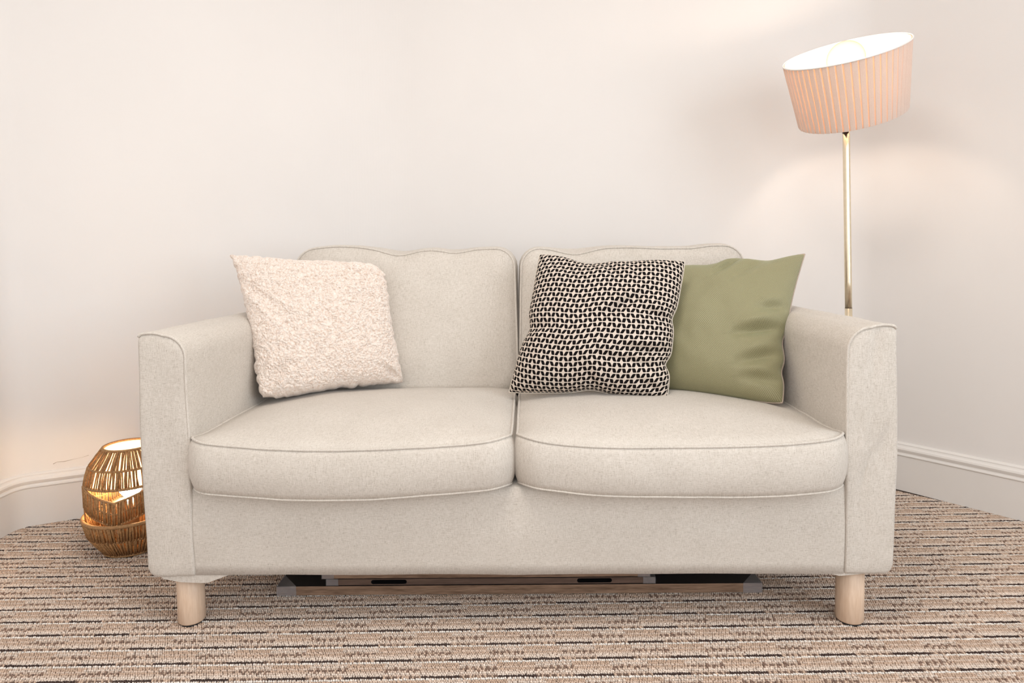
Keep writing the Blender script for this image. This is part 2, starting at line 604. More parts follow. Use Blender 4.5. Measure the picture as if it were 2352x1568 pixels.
# one yarn loop: a small arch
t = np.linspace(0, 2 * np.pi, 7, endpoint=False)
loop_rings = [np.stack([0.0026 * s * np.cos(t), .0036 * s * np.sin(t), np.full(7, z)], 1) for s, z in ((.80, 0), (1.0, .0022), (.92, .0038), (.58, .0050))]
lv, lf = rings_mesh(loop_rings, True, False, False)
lv = np.concatenate([lv, [(0, 0, .0054)]])
lf += [(21 + j, 21 + (j + 1) % 7, 28) for j in range(7)]
lme = bpy.data.meshes.new('yarn_loop')
lme.from_pydata([tuple(q) for q in lv], [], [tuple(q) for q in lf])
lme.polygons.foreach_set('use_smooth', [True] * len(lme.polygons))
lme.materials.append(mc)
ng = bpy.data.node_groups.new('loop_pile', 'GeometryNodeTree')
ng.interface.new_socket('Geometry', in_out='INPUT', socket_type='NodeSocketGeometry')
ng.interface.new_socket('Geometry', in_out='OUTPUT', socket_type='NodeSocketGeometry')
gi, go = ng.nodes.new('NodeGroupInput'), ng.nodes.new('NodeGroupOutput')
iop = ng.nodes.new('GeometryNodeInstanceOnPoints')
# the loop mesh is built from nodes-free data: stored as a second object inside the tree
lobj = bpy.data.objects.new('yarn_loop', lme)
oi = ng.nodes.new('GeometryNodeObjectInfo')
oi.inputs[0].default_value = lobj
def named(nm):
    n = ng.nodes.new('GeometryNodeInputNamedAttribute')
    n.data_type = 'FLOAT_VECTOR'
    n.inputs[0].default_value = nm
    return [s for s in n.outputs if s.enabled and s.name == 'Attribute'][0]
ng.links.new(gi.outputs[0], iop.inputs['Points'])
ng.links.new(oi.outputs['Geometry'], iop.inputs['Instance'])
e2r = ng.nodes.new('FunctionNodeEulerToRotation')
ng.links.new(named('loop_rot'), e2r.inputs[0])
ng.links.new(e2r.outputs[0], iop.inputs['Rotation'])
ng.links.new(named('loop_scale'), iop.inputs['Scale'])
ng.links.new(iop.outputs[0], go.inputs[0])
gm = carpet.modifiers.new('loops', 'NODES')
gm.node_group = ng
me.materials.append(mc)


# ------------------------------------------------------------------ sofa
def rrect(hx, hy, r, ncor=7, nx=28, ny=16):
    r = max(min(r, hx - 1e-4, hy - 1e-4), 1e-4)
    P = []
    cs = [(hx - r, -hy + r, -90), (hx - r, hy - r, 0), (-hx + r, hy - r, 90), (-hx + r, -hy + r, 180)]
    for k, (cx, cy, a0) in enumerate(cs):
        arc = [(cx + r * math.cos(rad(a0 + 90 * t / (ncor - 1))), cy + r * math.sin(rad(a0 + 90 * t / (ncor - 1)))) for t in range(ncor)]
        P += arc
        q = cs[(k + 1) % 4]
        s = (q[0] + r * math.cos(rad(q[2])), q[1] + r * math.sin(rad(q[2])))
        m = ny if k % 2 == 0 else nx
        for j in range(1, m):
            P.append((arc[-1][0] + (s[0] - arc[-1][0]) * j / m, arc[-1][1] + (s[1] - arc[-1][1]) * j / m))
    return np.array(P)


def cushion_rings(hx, hy, r, z0, z1, crown, crown_b, bulge, nside=9):
    """flat lying box cushion centred at 0,0: list of rings and indices of the two seam rings"""
    m = min(hx, hy)
    ins = [0.985 * m * (1 - (1 - k / 11) ** 1.6) for k in range(1, 12)]
    rings = []
    def lvl(d, cr):
        q = min(1, d / m)
        return cr * (1 - (1 - q) ** 2.4)
    for d in reversed(ins):
        rings.append(np.c_[rrect(hx - d, hy - d, max(r - d, .25 * (m - d))), np.full(len(rrect(hx, hy, r)), z0 - lvl(d, crown_b))])
    s0 = len(rings)
    base = rrect(hx, hy, r)
    for k in range(nside):
        t = k / (nside - 1)
        o = bulge * math.sin(math.pi * t) ** .8
        rings.append(np.c_[rrect(hx + o, hy + o, r + o), np.full(len(base), z0 + (z1 - z0) * t)])
    s1 = len(rings) - 1
    for d in ins:
        rings.append(np.c_[rrect(hx - d, hy - d, max(r - d, .25 * (m - d))), np.full(len(base), z1 + lvl(d, crown))])
    return rings, s0, s1


def make_cushion(name, parent, hx, hy, r, z0, z1, crown, crown_b, bulge, deform, pipes=(0, 1), pr=.0033, seed=1, wr=.0022):
    rings, s0, s1 = cushion_rings(hx, hy, r, z0, z1, crown, crown_b, bulge)
    v, f = rings_mesh(rings)
    n = len(rings[0])
    nr = vertex_normals(v, f)
    wob = wr * (vnoise(v, 9, seed) * .8 + vnoise(v, 24, seed + 1) * .35)
    v = deform(v + nr * wob[:, None])
    o = finish(name, v, f, M['linen'], parent)
    V3 = v.reshape(len(rings), n, 3)
    for k in pipes:
        i = (s0, s1)[k]
        pr_ = pr if k else pr * .75
        path = V3[i] + (V3[i] - V3[len(rings) // 2].mean(0)) * 0.0
        finish('piping', *tube(path, pr_, True, 8), M['linen'], o)
    return o


sofa = empty('sofa', (0.0, 1.50, 0), -0.0225)
tag(sofa, 'oatmeal linen two-seat sofa with square arms and round beech legs', 'sofa')
HW, AW, AH, ZB, SD = .876, .112, .717, .134, .84
XI = HW - AW          # inner face of the arms


def arm(side):
    # profile in (x, z) for the right arm, mirrored for the left one
    rt, ro, rb = .052, .012, .022
    pts = []
    def arc(cx, cz, r, a0, a1, n=8):
        for k in range(n):
            t = rad(a0 + (a1 - a0) * k / (n - 1))
            pts.append((cx + r * math.cos(t), cz + r * math.sin(t)))
    arc(HW - rb, ZB + rb, rb, -90, 0)
    for k in range(1, 16): pts.append((HW + .004 * math.sin(math.pi * k / 16), ZB + rb + (AH - ro - ZB - rb) * k / 16))
    arc(HW - ro, AH - ro, ro, 0, 90, 5)
    for k in range(1, 6): pts.append((HW - ro + (XI + rt - HW + ro) * k / 6, AH + .003 * math.sin(math.pi * k / 6) - .004 * k / 6))
    arc(XI + rt, AH - .004 - rt, rt, 90, 180, 9)
    for k in range(1, 16): pts.append((XI, AH - .004 - rt + (ZB + .006 - AH + .004 + rt) * k / 16))
    arc(XI + .006, ZB + .006, .006, 180, 270, 4)
    for k in range(1, 6): pts.append((XI + .006 + (HW - rb - XI - .006) * k / 6, ZB))
    P = np.array(pts)
    cen = np.array([(HW + XI) / 2, (ZB + AH) / 2])
    rings = []
    def ring(s, y, inset=0.0):
        Q = P.copy()
        if inset:
            d = Q - cen
            Q = cen + np.stack([np.sign(d[:, 0]) * np.maximum(np.abs(d[:, 0]) - inset, 0), np.sign(d[:, 1]) * np.maximum(np.abs(d[:, 1]) - inset, 0)], 1)
        Q = cen + (Q - cen) * s
        return np.stack([Q[:, 0], np.full(len(Q), y), Q[:, 1]], 1)
    # front cap: from the centre outwards
    for s in (.02, .25, .5, .75, .9):
        rings.append(ring(s, -.004))
    rings.append(ring(.97, -.003))
    rings.append(ring(1, .0, .0015))
    rings.append(ring(1, .004))
    seam = len(rings) - 2
    for y in np.linspace(.02, SD - .012, 26): rings.append(ring(1, y))
    rings.append(ring(1, SD - .003, .003))
    rings.append(ring(1, SD, .012))
    for s in (.7, .02): rings.append(ring(s, SD))
    v, f = rings_mesh(rings)
    nr = vertex_normals(v, f) * -1
    w = .0018 * vnoise(v, 8, 11 + side) + .0012 * vnoise(v * np.array([1, 1, .5]), 26, 5 + side)
    if side > 0:      # soft diagonal creases in the cover of this arm
        for (xa, za, xb, zb, dep, wd) in ((.835, .70, .785, .46, .006, .011), (.86, .47, .80, .36, .006, .011), (.81, .60, .79, .42, -.005, .010), (.85, .24, .78, .19, .004, .011)):
            ax, az = xb - xa, zb - za
            tt = np.clip(((v[:, 0] - xa) * ax + (v[:, 2] - za) * az) / (ax * ax + az * az), 0, 1)
            dd = np.hypot(v[:, 0] - xa - tt * ax, v[:, 2] - za - tt * az)
            w = w - dep * np.exp(-(dd / wd) ** 2) * (v[:, 1] < .003)
    v = v + nr * w[:, None]
    # slight outward lean of the slipcover and sideways mirroring
    V3 = v.reshape(len(rings), len(P), 3)
    path = V3[seam]
    lo = 8 + 15 + 1
    hi = 8 + 15 + 5 + 5 + 9 + 9
    path = path[lo:hi]
    if side < 0:
        v = v * np.array([-1, 1, 1]); path = path * np.array([-1, 1, 1])
        f = [tuple(reversed(q)) for q in f]
    o = finish('arm', v, f, M['linen'], sofa)
    path = path + np.array([0, -.002, 0])
    finish('piping', *tube(path, .0034, False, 8), M['linen'], o)
    return o


def recalc(o):
    bm = bmesh.new(); bm.from_mesh(o.data)
    bmesh.ops.recalc_face_normals(bm, faces=bm.faces)
    bm.to_mesh(o.data); bm.free()


for s in (-1, 1): recalc(arm(s))

# base with front panel
def ident(v): return v
def base_def(v):
    v = v.copy()
    v[:, 1] += .41
    front = v[:, 1] < .03
    v[:, 1] -= .004 * np.exp(-((v[:, 2] - .25) / .09) ** 2) * front
    for (xa, za, xb, zb, dep, wd) in ((.50, .29, .42, .16, .008, .012), (.475, .26, .41, .15, -.006, .010), (.06, .20, .02, .14, .005, .012), (-.73, .33, -.68, .24, .003, .012)):
        ax, az = xb - xa, zb - za
        tt = np.clip(((v[:, 0] - xa) * ax + (v[:, 2] - za) * az) / (ax * ax + az * az), 0, 1)
        dd = np.hypot(v[:, 0] - xa - tt * ax, v[:, 2] - za - tt * az)
        v[:, 1] += dep * np.exp(-(dd / wd) ** 2) * front
    return v
recalc(make_cushion('base_frame', sofa, XI + .0015, .407, .004, ZB + .002, .345, .004, .0, .001, base_def, (), seed=3, wr=.002))
mb = MB().add(*box(-HW + .01, HW - .01, SD - .09, SD - .003, ZB + .02, .70))
bk = mb.build('back_frame', M['linen'], sofa, False)
bv = bk.modifiers.new('bevel', 'BEVEL'); bv.width = .015; bv.segments = 4

# seat cushions
def seat_def(cx, sgn):
    def d(v):
        v = v.copy()
        x = v[:, 0]
        top = np.clip((v[:, 2] - .34) / .11, 0, 1)
        fr = np.exp(-((v[:, 1] + .315) / .06) ** 2)
        e = np.abs(x) / .38
        v[:, 2] += fr * (.016 * e ** 4 - .006 * (1 - e ** 2)) * top
        # front bottom seam sags in the middle, lifts towards the outer ends
        v[:, 2] += fr * (1 - top) * (.012 * np.clip(e, 0, 1) ** 3 - .006 * np.cos(x * 5 - sgn * .6))
        v[:, 1] -= fr * .014 * (1 - e ** 2) - fr * .004 * np.sin(x * 14 + sgn)
        v[:, 0] += cx
        v[:, 1] += .283
        return v
    return d
for k, s in enumerate((-1, 1)):
    recalc(make_cushion('seat_cushion', sofa, .378, .318, 0.060, .342, .458, .032, .0, .012, seat_def(s * .385 + .0, s), (0, 1), .0032, 20 + k, .0026))

# back cushions: built lying, then stood up and reclined
def back_def(cx, k):
    waves = [
        lambda x: -.016 * np.exp(-((x + .02 + .00) / .06) ** 2) - .010 * np.exp(-((x - .17) / .05) ** 2) + .012 * np.exp(-((x + .22) / .12) ** 2),
        lambda x: -.018 * np.exp(-((x + .19) / .07) ** 2) - .006 * np.exp(-((x - .10) / .1) ** 2) - .004 * np.exp(-((x - .20) / .04) ** 2)]
    def d(v):
        # lying: x = width, y = height, z = thickness with +z the front
        x, h, th = v[:, 0], v[:, 1], v[:, 2]
        up = np.clip(h / .22, 0, 1)
        dz = waves[k](x) * up ** 4 * np.clip(.35 + th / .12, 0, 1.2)
        belly = .012 * np.exp(-((h + .08) / .14) ** 2) * (th > .05)
        Z = .676 + h + dz
        Yy = .575 + .075 * (h + .22) / .44 + (.13 - th) - belly
        w = 1.0 - .015 * np.clip(h / .22, -1, 1)
        out = np.stack([cx + x * w, Yy, Z], 1)
        # vertical puckers under the top seam
        if True:
            pk = .0035 * np.sin(x * 34 + 3 * k) * np.exp(-((h - .19) / .05) ** 2) * (th > .08)
            out[:, 1] += pk
        return out
    return d
for k, s in enumerate((-1, 1)):
    recalc(make_cushion('back_cushion', sofa, 0.367, .232, .060, 0.0, .13, .020, .0, .008, back_def(s * .374 + .006, k), (0, 1), .0032, 40 + k, .003))

# legs
for x, y in ((-.800, .046), (.800, .046), (-.80, .775), (.80, .775)):
    r = .0315
    v, f = lathe([(r * .93, .0035), (r, .007), (r, ZB + .012)], 40, x, y)
    lg = finish('leg', v, f, M['beech'], sofa)
    lg.data.polygons.foreach_set('use_smooth', [len(q.vertices) == 4 for q in lg.data.polygons])
    v, f = lathe([(r * .86, -.002), (r * .86, .0045)], 32, x, y)
    finish('foot_pad', v, f, M['pad'], lg)
# loose corner of the slipcover hanging beside the left front leg
Pf = [(-.868, ZB + .012), (-.842, ZB - .008), (-.80, ZB - .016), (-.752, ZB - .018), (-.735, ZB - .017), (-.70, ZB - .004), (-.66, ZB + .010)]
fr = [(x, .004, z) for x, z in Pf] + [(x, .004, ZB + .014) for x, z in reversed(Pf[1:-1])]
bkr = [(x, .012, z) for x, _, z in fr]
finish('cover_corner', *rings_mesh([fr, bkr]), M['linen'], sofa, False)
Pf = [(.70, ZB + .010), (.755, ZB - .005), (.80, ZB - .001), (.86, ZB + .010)]
fr = [(x, .004, z) for x, z in Pf] + [(x, .004, ZB + .014) for x, z in reversed(Pf[1:-1])]
bkr = [(x, .012, z) for x, _, z in fr]
finish('cover_corner', *rings_mesh([fr, bkr]), M['linen'], sofa, False)


# ------------------------------------------------------------------ throw pillows
def pillow(name, TL, TR, BR, BL, T, bow, pw, n, mat_front, mat_back, creases=(), pull=(0, 0, 0, 0), wr=.004, fuzz=0.0, seed=1, belly=.25, edge=None, cs=1.0, back=.55):
    TL, TR, BR, BL = (np.array(q, float) for q in (TL, TR, BR, BL))
    s = np.linspace(-1, 1, n)
    s = np.sign(s) * (1 - (1 - np.abs(s)) ** 1.25)
    U, Vv = np.meshgrid(s, s)
    u, v = U.ravel(), Vv.ravel()
    bx, by = bow if isinstance(bow, tuple) else (bow, bow)
    x = u * (1 - bx * (1 - v * v) ** 1.0)
    y = v * (1 - by * (1 - u * u) ** 1.0)
    if edge is not None:
        x, y = edge(u, v, x, y)
    for (sx, sy), amt in zip(((-1, 1), (1, 1), (1, -1), (-1, -1)), pull):
        w = (np.clip(1 + sx * u, 0, 2) / 2 * np.clip(1 + sy * v, 0, 2) / 2) ** 9
        x = x - sx * amt * w
        y = y - sy * amt * w
    a, b = (x + 1) / 2, (y + 1) / 2
    P = (BL * ((1 - a) * (1 - b))[:, None] + BR * (a * (1 - b))[:, None] + TL * ((1 - a) * b)[:, None] + TR * (a * b)[:, None])
    nrm = np.cross(BR - TL, TR - BL)
    nrm /= np.linalg.norm(nrm)
    if nrm[1] > 0: nrm = -nrm
    env = np.clip((1 - u * u) * (1 - v * v), 0, 1)
    h = T * env ** pw * (1 - belly * v * .5)
    Q = np.stack([u, v, 0 * u], 1)
    hb = h.copy()
    h = h + wr * vnoise(Q, 2.6, seed) * env ** .35 + wr * .45 * vnoise(Q, 6.5, seed + 3) * env ** .3
    for (ua, va, ub, vb, dep, wd) in creases:
        dep = dep * cs
        au, av = ub - ua, vb - va
        tt = np.clip(((u - ua) * au + (v - va) * av) / (au * au + av * av), 0, 1)
        dd = np.hypot(u - ua - tt * au, v - va - tt * av)
        side = np.sign((u - ua) * av - (v - va) * au)
        h = h - dep * np.exp(-(dd / wd) ** 2) * (.35 + .65 * np.sin(np.pi * np.clip(tt, .05, .95))) * np.minimum(1, env * 14 + .15)
        h = h + dep * .55 * np.exp(-((dd - wd * 1.7) / (wd * 1.1)) ** 2) * (side > 0) * np.minimum(1, env * 10) * np.sin(np.pi * np.clip(tt, .05, .95))
    Fp = P + nrm * h[:, None]
    G = (P + nrm * (.65 * hb + .35 * h)[:, None]).reshape(n, n, 3)
    lu = np.concatenate([np.zeros((n, 1)), np.cumsum(np.linalg.norm(np.diff(G, axis=1), axis=2), 1)], 1)
    lv = np.concatenate([np.zeros((1, n)), np.cumsum(np.linalg.norm(np.diff(G, axis=0), axis=2), 0)], 0)
    uv = np.stack([(lu / lu[:, -1:]).ravel(), (lv / lv[-1:]).ravel()], 1)
    Bp = P - nrm * (T * back * env ** pw)[:, None]
    if fuzz:
        e2 = np.minimum(1, env * 6)
        k = P * 1.0
        wp_ = k + .006 * np.stack([vnoise(k, 60, 31), vnoise(k, 60, 32), vnoise(k, 60, 33)], 1)
        nz = 1.5 * (np.abs(vnoise(wp_, 150, seed)) ** .6 - .5) + .8 * (np.abs(vnoise(wp_, 300, seed + 1)) ** .7 - .4) + .3 * vnoise(k, 50, seed + 2)
        Fp = Fp + nrm * (fuzz * nz)[:, None] * (.4 + .6 * e2)[:, None]
        # curly outline too
        ed = np.exp(-env * 18)
        off = np.stack([vnoise(k, 75, seed + 5), vnoise(k, 75, seed + 6), vnoise(k, 75, seed + 7)], 1)
        Fp = Fp + off * (ed * fuzz * 1.3)[:, None]
        Bp = Bp + off * (ed * fuzz * 1.3)[:, None]
    idx = np.arange(n * n).reshape(n, n)
    # back surface with the same border, coarser grid is not needed
    border = np.zeros((n, n), bool)
    border[0] = border[-1] = border[:, 0] = border[:, -1] = True
    step = 4
    root = None
    ff = [(idx[i, j], idx[i, j + 1], idx[i + 1, j + 1], idx[i + 1, j]) for i in range(n - 1) for j in range(n - 1)]
    base = (BL + BR) / 2
    root = empty(name, tuple(base))
    o1 = finish('front_cover', Fp - base, ff, mat_front, root, True, uv)
    fb = [tuple(reversed(q)) for q in ff]
    Bp = np.where(border.ravel()[:, None], Fp, Bp)
    o2 = finish('back_cover', Bp - base, fb, mat_back, root, True, uv)
    ring = np.concatenate([idx[0, :-1], idx[:-1, -1], idx[-1, :0:-1], idx[:0:-1, 0]])
    return root, o1, Fp[ring] - base


seatz = .468
# cream sherpa pillow in the left corner
wp, wf, wring = pillow('throw_pillow', (-.876, 2.030, .902), (-.388, 2.065, .873), (-.338, 2.045, .482), (-.728, 1.835, .472),
    .105, (.085, .075), .30, 460, M['sherpa'], M['sherpa'],
    creases=((-.95, .55, -.5, .1, .010, .07), (-.95, -.95, -.55, -.6, .012, .06), (.95, -.95, .7, -.75, .014, .05), (-.8, .25, -.4, -.15, .006, .05)),
    pull=(.02, .15, .05, .08), wr=.006, fuzz=.0040, seed=5)
tag(wp, 'cream fluffy sherpa throw pillow leaning on the left arm of the sofa', 'pillow')

def bump1(t, c, w): return np.exp(-((t - c) / w) ** 2)
def bw_edge(u, v, x, y):
    up, dn = np.clip(v, 0, 1) ** 3, np.clip(-v, 0, 1) ** 3
    rt, lf = np.clip(u, 0, 1) ** 3, np.clip(-u, 0, 1) ** 3
    y = y - up * (.10 * bump1(u, -.28, .30) + .03 * bump1(u, .25, .25)) + dn * .05 * bump1(u, .05, .2)
    x = x - rt * (.04 * bump1(v, .12, .12) + .06 * bump1(v, -.52, .10)) + lf * .06 * bump1(v, -.12, .16)
    return x, y
def green_edge(u, v, x, y):
    up, rt = np.clip(v, 0, 1) ** 3, np.clip(u, 0, 1) ** 3
    y = y + up * (.05 * bump1(u, .05, .18) - .03 * bump1(u, -.3, .2) - .05 * bump1(u, .55, .22))
    x = x - rt * (.04 * bump1(v, -.22, .14) + .03 * bump1(v, -.6, .1))
    return x, y
# green pillow in the right corner
gp, gf, gring = pillow('throw_pillow', (.470, 2.072, .842), (.895, 1.985, .881), (.725, 1.715, .470), (.360, 1.975, .478),
    .090, (.120, .05), .42, 190, M['green'], M['green_back'],
    creases=((.97, -.10, .35, -.25, .016, .07), (.97, -.42, .45, -.62, .012, .07), (.95, .18, .6, .1, .010, .06), (.15, .97, -.15, .72, .010, .06), (.95, -.75, .5, -.80, .009, .06), (.5, .95, .1, .6, .006, .1)),
    pull=(.02, .02, .06, .02), wr=.006, seed=9, cs=1.4, edge=green_edge)
tag(gp, 'sage green woven throw pillow leaning on the right arm of the sofa', 'pillow')
finish('piping', *tube(gring[::1], .0026, True, 6), M['green_back'], gp)

# black and cream patterned pillow in front of the green one
bp, bf, bring = pillow('throw_pillow', (.083, 2.015, .893), (.520, 1.930, .867), (.435, 1.800, .476), (-.020, 1.905, .478),
    .100, (.060, .05), .42, 220, M['petal'], M['cream_back'],
    creases=((-.05, .98, .1, .7, .010, .07), (.62, .45, -.05, -.05, .014, .07), (.98, .02, .55, .18, .012, .06), (.97, -.38, .35, -.42, .016, .06),
             (.95, -.62, .1, -.52, .010, .06), (-.98, -.15, -.6, -.1, .010, .07), (.1, -.97, .0, -.75, .010, .05), (.95, -.93, .6, -.8, .009, .05), (-.9, .9, -.3, .7, .007, .08), (.3, .95, .5, .6, .008, .07)),
    pull=(.03, .04, .04, .03), wr=.0065, seed=14, cs=1.0, edge=bw_edge, back=.25)
tag(bp, 'cream throw pillow with a black petal pattern in front of the green pillow', 'pillow')
finish('piping', *tube(bring, .0022, True, 6), M['cream_back'], bp)


# ------------------------------------------------------------------ floor lamp
lamp = empty('floor_lamp', (1.113, 2.12, 0))
tag(lamp, 'brass floor lamp with a tilted pink pleated shade behind the sofa', 'lamp')
L0 = np.array([1.113, 2.12, 0.])
ctop, cbot = np.array([1.0463, 2.0655, 1.5044]) - L0, np.array([1.1051, 2.1345, 1.316]) - L0
ax = (ctop - cbot) / np.linalg.norm(ctop - cbot)
e1 = np.cross(ax, [0, 1., 0]); e1 /= np.linalg.norm(e1)
e2 = np.cross(ax, e1)
base_p = np.array([0, 0, 0.])
ptop = np.array([1.083, 2.127, 1.300]) - L0
pdir = ptop - base_p
pj = pdir * (.698 / 1.30)
finish('base', *lathe([(.118, -.001), (.120, .002), (.120, .016), (.112, .022), (.02, .026), (.016, .034)], 56), M['brass'], lamp)
pa = finish('lower_pole', *tube([pdir * t for t in np.linspace(.02, .698 / 1.30, 6)], .0112, False, 20), M['brass'], lamp)
pb = finish('upper_pole', *tube([pdir * t for t in np.linspace(.698 / 1.30, 1.0, 8)], .0108, False, 20), M['brass'], lamp)
finish('pole_joint', *tube([pj - pdir * .0012, pj + pdir * .0012], .0109, False, 20), M['darkmetal'], lamp)
# swivel: short dark knuckle between the pole and the bulb holder
kn = finish('swivel_knob', *tube([pdir * .9715 + np.array([-.009, -.024, -.001]), pdir * .9725 + np.array([-.009, -.014, 0]), pdir * .974 + np.array([-.004, .006, 0])], [.005, .008, .006], False, 12), M['darkmetal'], lamp)
finish('swivel_arm', *tube([ptop - pdir * .01, ptop, cbot + ax * .03, cbot + ax * .06], .008, False, 12), M['brass'], lamp)
finish('bulb_holder', *tube([cbot + ax * .03, cbot + ax * .09, cbot + ax * .115], [.018, .020, .016], False, 20), M['lining'], lamp)
NP, KP = 56, 12
th = np.linspace(0, 2 * np.pi, NP * KP, endpoint=False)
frac = (np.arange(NP * KP) % KP) / KP
groove = (frac >= .74)
saw = np.where(groove, .0016, .0028 + .0020 * frac)
def shade_ring(c, r, off):
    R = (r + off)[:, None]
    return c + R * (np.cos(th)[:, None] * e1 + np.sin(th)[:, None] * e2)
H = np.linalg.norm(ctop - cbot)
rings = []
for t in np.linspace(0, 1, 9):
    c = cbot + ax * H * t
    r = .1598 + (.1821 - .1598) * t - .0045
    jig = .0010 * vnoise(np.stack([np.cos(th) * 6, np.sin(th) * 6, th * 0 + t * 1.2], 1), 2.0, 3)
    rings.append(shade_ring(c, np.full(NP * KP, r), saw + jig))
sh = finish('lamp_shade', *rings_mesh(rings, True, False, False), M['shade'], lamp, False)
sh.data.materials.append(M['shade_thin'])
for q_ in sh.data.polygons:
    if groove[q_.vertices[0] % (NP * KP)] and groove[q_.vertices[1] % (NP * KP)]: q_.material_index = 1
for nm, c, r in (('top_trim', ctop, .1810), ('bottom_trim', cbot + ax * .003, .1530)):
    t = np.linspace(0, 2 * np.pi, 120, endpoint=False)
    finish(nm, *tube(c + r * (np.cos(t)[:, None] * e1 + np.sin(t)[:, None] * e2), .0022, True, 6), M['lining'], sh)
rings = []
t = np.linspace(0, 2 * np.pi, 96, endpoint=False)
for q in np.linspace(0, 1, 4):
    r = .1598 + (.1821 - .1598) * q - .0062
    rings.append(cbot + ax * H * q + r * (np.cos(t)[:, None] * e1 + np.sin(t)[:, None] * e2))
# white lining: thin translucent fabric
ml, nt, b = mat('thin_white_lining')
out = nt.nodes['Material Output']
df = N(nt, 'ShaderNodeBsdfDiffuse'); df.inputs[0].default_value = (.92, .88, .82, 1)
trn = N(nt, 'ShaderNodeBsdfTranslucent'); trn.inputs[0].default_value = (.95, .80, .66, 1)
mx = N(nt, 'ShaderNodeMixShader'); mx.inputs[0].default_value = .4
link(nt, df.outputs[0], mx.inputs[1]); link(nt, trn.outputs[0], mx.inputs[2]); link(nt, mx.outputs[0], out.inputs[0])
finish('shade_lining', *rings_mesh(rings, True, False, False), ml, sh)
# shade carrier: three thin spokes at the bottom
mb = MB()
for k in range(3):
    q = rad(40 + 120 * k)
    mb.add(*tube([cbot + ax * .035, cbot + ax * .012 + .155 * (math.cos(q) * e1 + math.sin(q) * e2)], .0018, False, 6))
mb.build('spokes', M['lining'], sh)
# globe bulb
cb = ctop + ax * (-.035)
cb = np.array([1.056, 2.080, 1.484]) - L0
R = .056
prof = []
for k in range(20):
    q = rad(-90 + 180 * k / 19)
    prof.append((max(R * math.cos(q), .0008), R * math.sin(q)))
prof = [(.013, -R * 1.35), (.015, -R * 1.15)] + prof[4:]
t = np.linspace(0, 2 * np.pi, 32, endpoint=False)
rings = [cb + ax * z + r * (np.cos(t)[:, None] * e1 + np.sin(t)[:, None] * e2) for r, z in prof]
mg, nt, b = mat('peach_tinted_bulb_glass')
out = nt.nodes['Material Output']
trp = N(nt, 'ShaderNodeBsdfTransparent'); trp.inputs[0].default_value = (1.0, .93, .86, 1)
gl = N(nt, 'ShaderNodeBsdfGlossy'); gl.inputs['Roughness'].default_value = .05
lw = N(nt, 'ShaderNodeLayerWeight'); lw.inputs[0].default_value = .35
mx = N(nt, 'ShaderNodeMixShader')
link(nt, math_n(nt, 'MULTIPLY', lw.outputs['Facing'], .2), mx.inputs[0])
link(nt, ramp(nt, lw.outputs['Facing'], [(.0, (1.0, .96, .90)), (.45, (.96, .89, .81)), (.8, (.82, .68, .56))]), trp.inputs[0])
link(nt, trp.outputs[0], mx.inputs[1]); link(nt, gl.outputs[0], mx.inputs[2]); link(nt, mx.outputs[0], out.inputs[0])
bb = finish('bulb', *rings_mesh(rings), mg, lamp)
prof = [(max(.022 * math.cos(rad(-90 + 15 * k)), .0006), .026 * math.sin(rad(-90 + 15 * k)) - .012) for k in range(13)]
rings = [cb + ax * z + r * (np.cos(t)[:, None] * e1 + np.sin(t)[:, None] * e2) for r, z in prof]
finish('glowing_core', *rings_mesh(rings), M['bulb'], bb)


# ------------------------------------------------------------------ woven cord lantern on the floor
lan = empty('woven_lantern_lamp', (-1.188, 1.985, 0), 0.0)
tag(lan, 'lit woven tan cord lantern standing on the carpet beside the left sofa arm', 'lamp')
def ringtube(r, z, tr, zf=None, n=96):
    t = np.linspace(0, 2 * np.pi, n, endpoint=False)
    zz = np.full(n, z) if zf is None else zf(t)
    return tube(np.stack([r * np.cos(t), r * np.sin(t), zz], 1), tr, True, 8)
def cords(parent, name, r0, z0, r1, z1, n, tr=.0021, lean=0.03, f0=None, f1=None, gaps=.06):
    mb = MB()
    for layer in (0, 1):
        for k in range(n):
            if random.random() < gaps: continue
            t0 = 2 * math.pi * (k + .5 * layer + random.uniform(-.25, .25)) / n
            t1 = t0 + random.uniform(-lean, lean)
            rr = (-.0022, .0022)[layer]
            za = z0 if f0 is None else float(f0(np.array([t0]))[0])
            zb = z1 if f1 is None else float(f1(np.array([t1]))[0])
            a_ = np.array([(r0 + rr) * math.cos(t0), (r0 + rr) * math.sin(t0), za])
            b_ = np.array([(r1 + rr) * math.cos(t1), (r1 + rr) * math.sin(t1), zb])
            m_ = (a_ + b_) / 2 + np.array([random.uniform(-.0012, .0012) for _ in range(3)])
            mb.add(*tube([a_, m_, b_], tr * random.uniform(.8, 1.15), False, 5))
    o = mb.build(name, M['cord'], parent)
    tag(o, kind='stuff')
    return o
# upper shade
us = finish('upper_shade', *ringtube(.119, .218, .0042), M['ring'], lan)
finish('hoop', *ringtube(.106, .269, .0034), M['ring'], us)
finish('hoop', *ringtube(.069, .319, .0042), M['ring'], us)
cords(us, 'cord_wrap', .119, .218, .106, .269, 74, .0024)
cords(us, 'cord_wrap', .106, .269, .069, .319, 62, .0024, gaps=.10)
mp_, nt, b = mat('white_paper_liner')
out = nt.nodes['Material Output']
df = N(nt, 'ShaderNodeBsdfDiffuse'); df.inputs[0].default_value = (.88, .83, .74, 1)
trn = N(nt, 'ShaderNodeBsdfTranslucent'); trn.inputs[0].default_value = (.97, .88, .74, 1)
mx = N(nt, 'ShaderNodeMixShader'); mx.inputs[0].default_value = .45
link(nt, df.outputs[0], mx.inputs[1]); link(nt, trn.outputs[0], mx.inputs[2]); link(nt, mx.outputs[0], out.inputs[0])
t = np.linspace(0, 2 * np.pi, 64, endpoint=False)
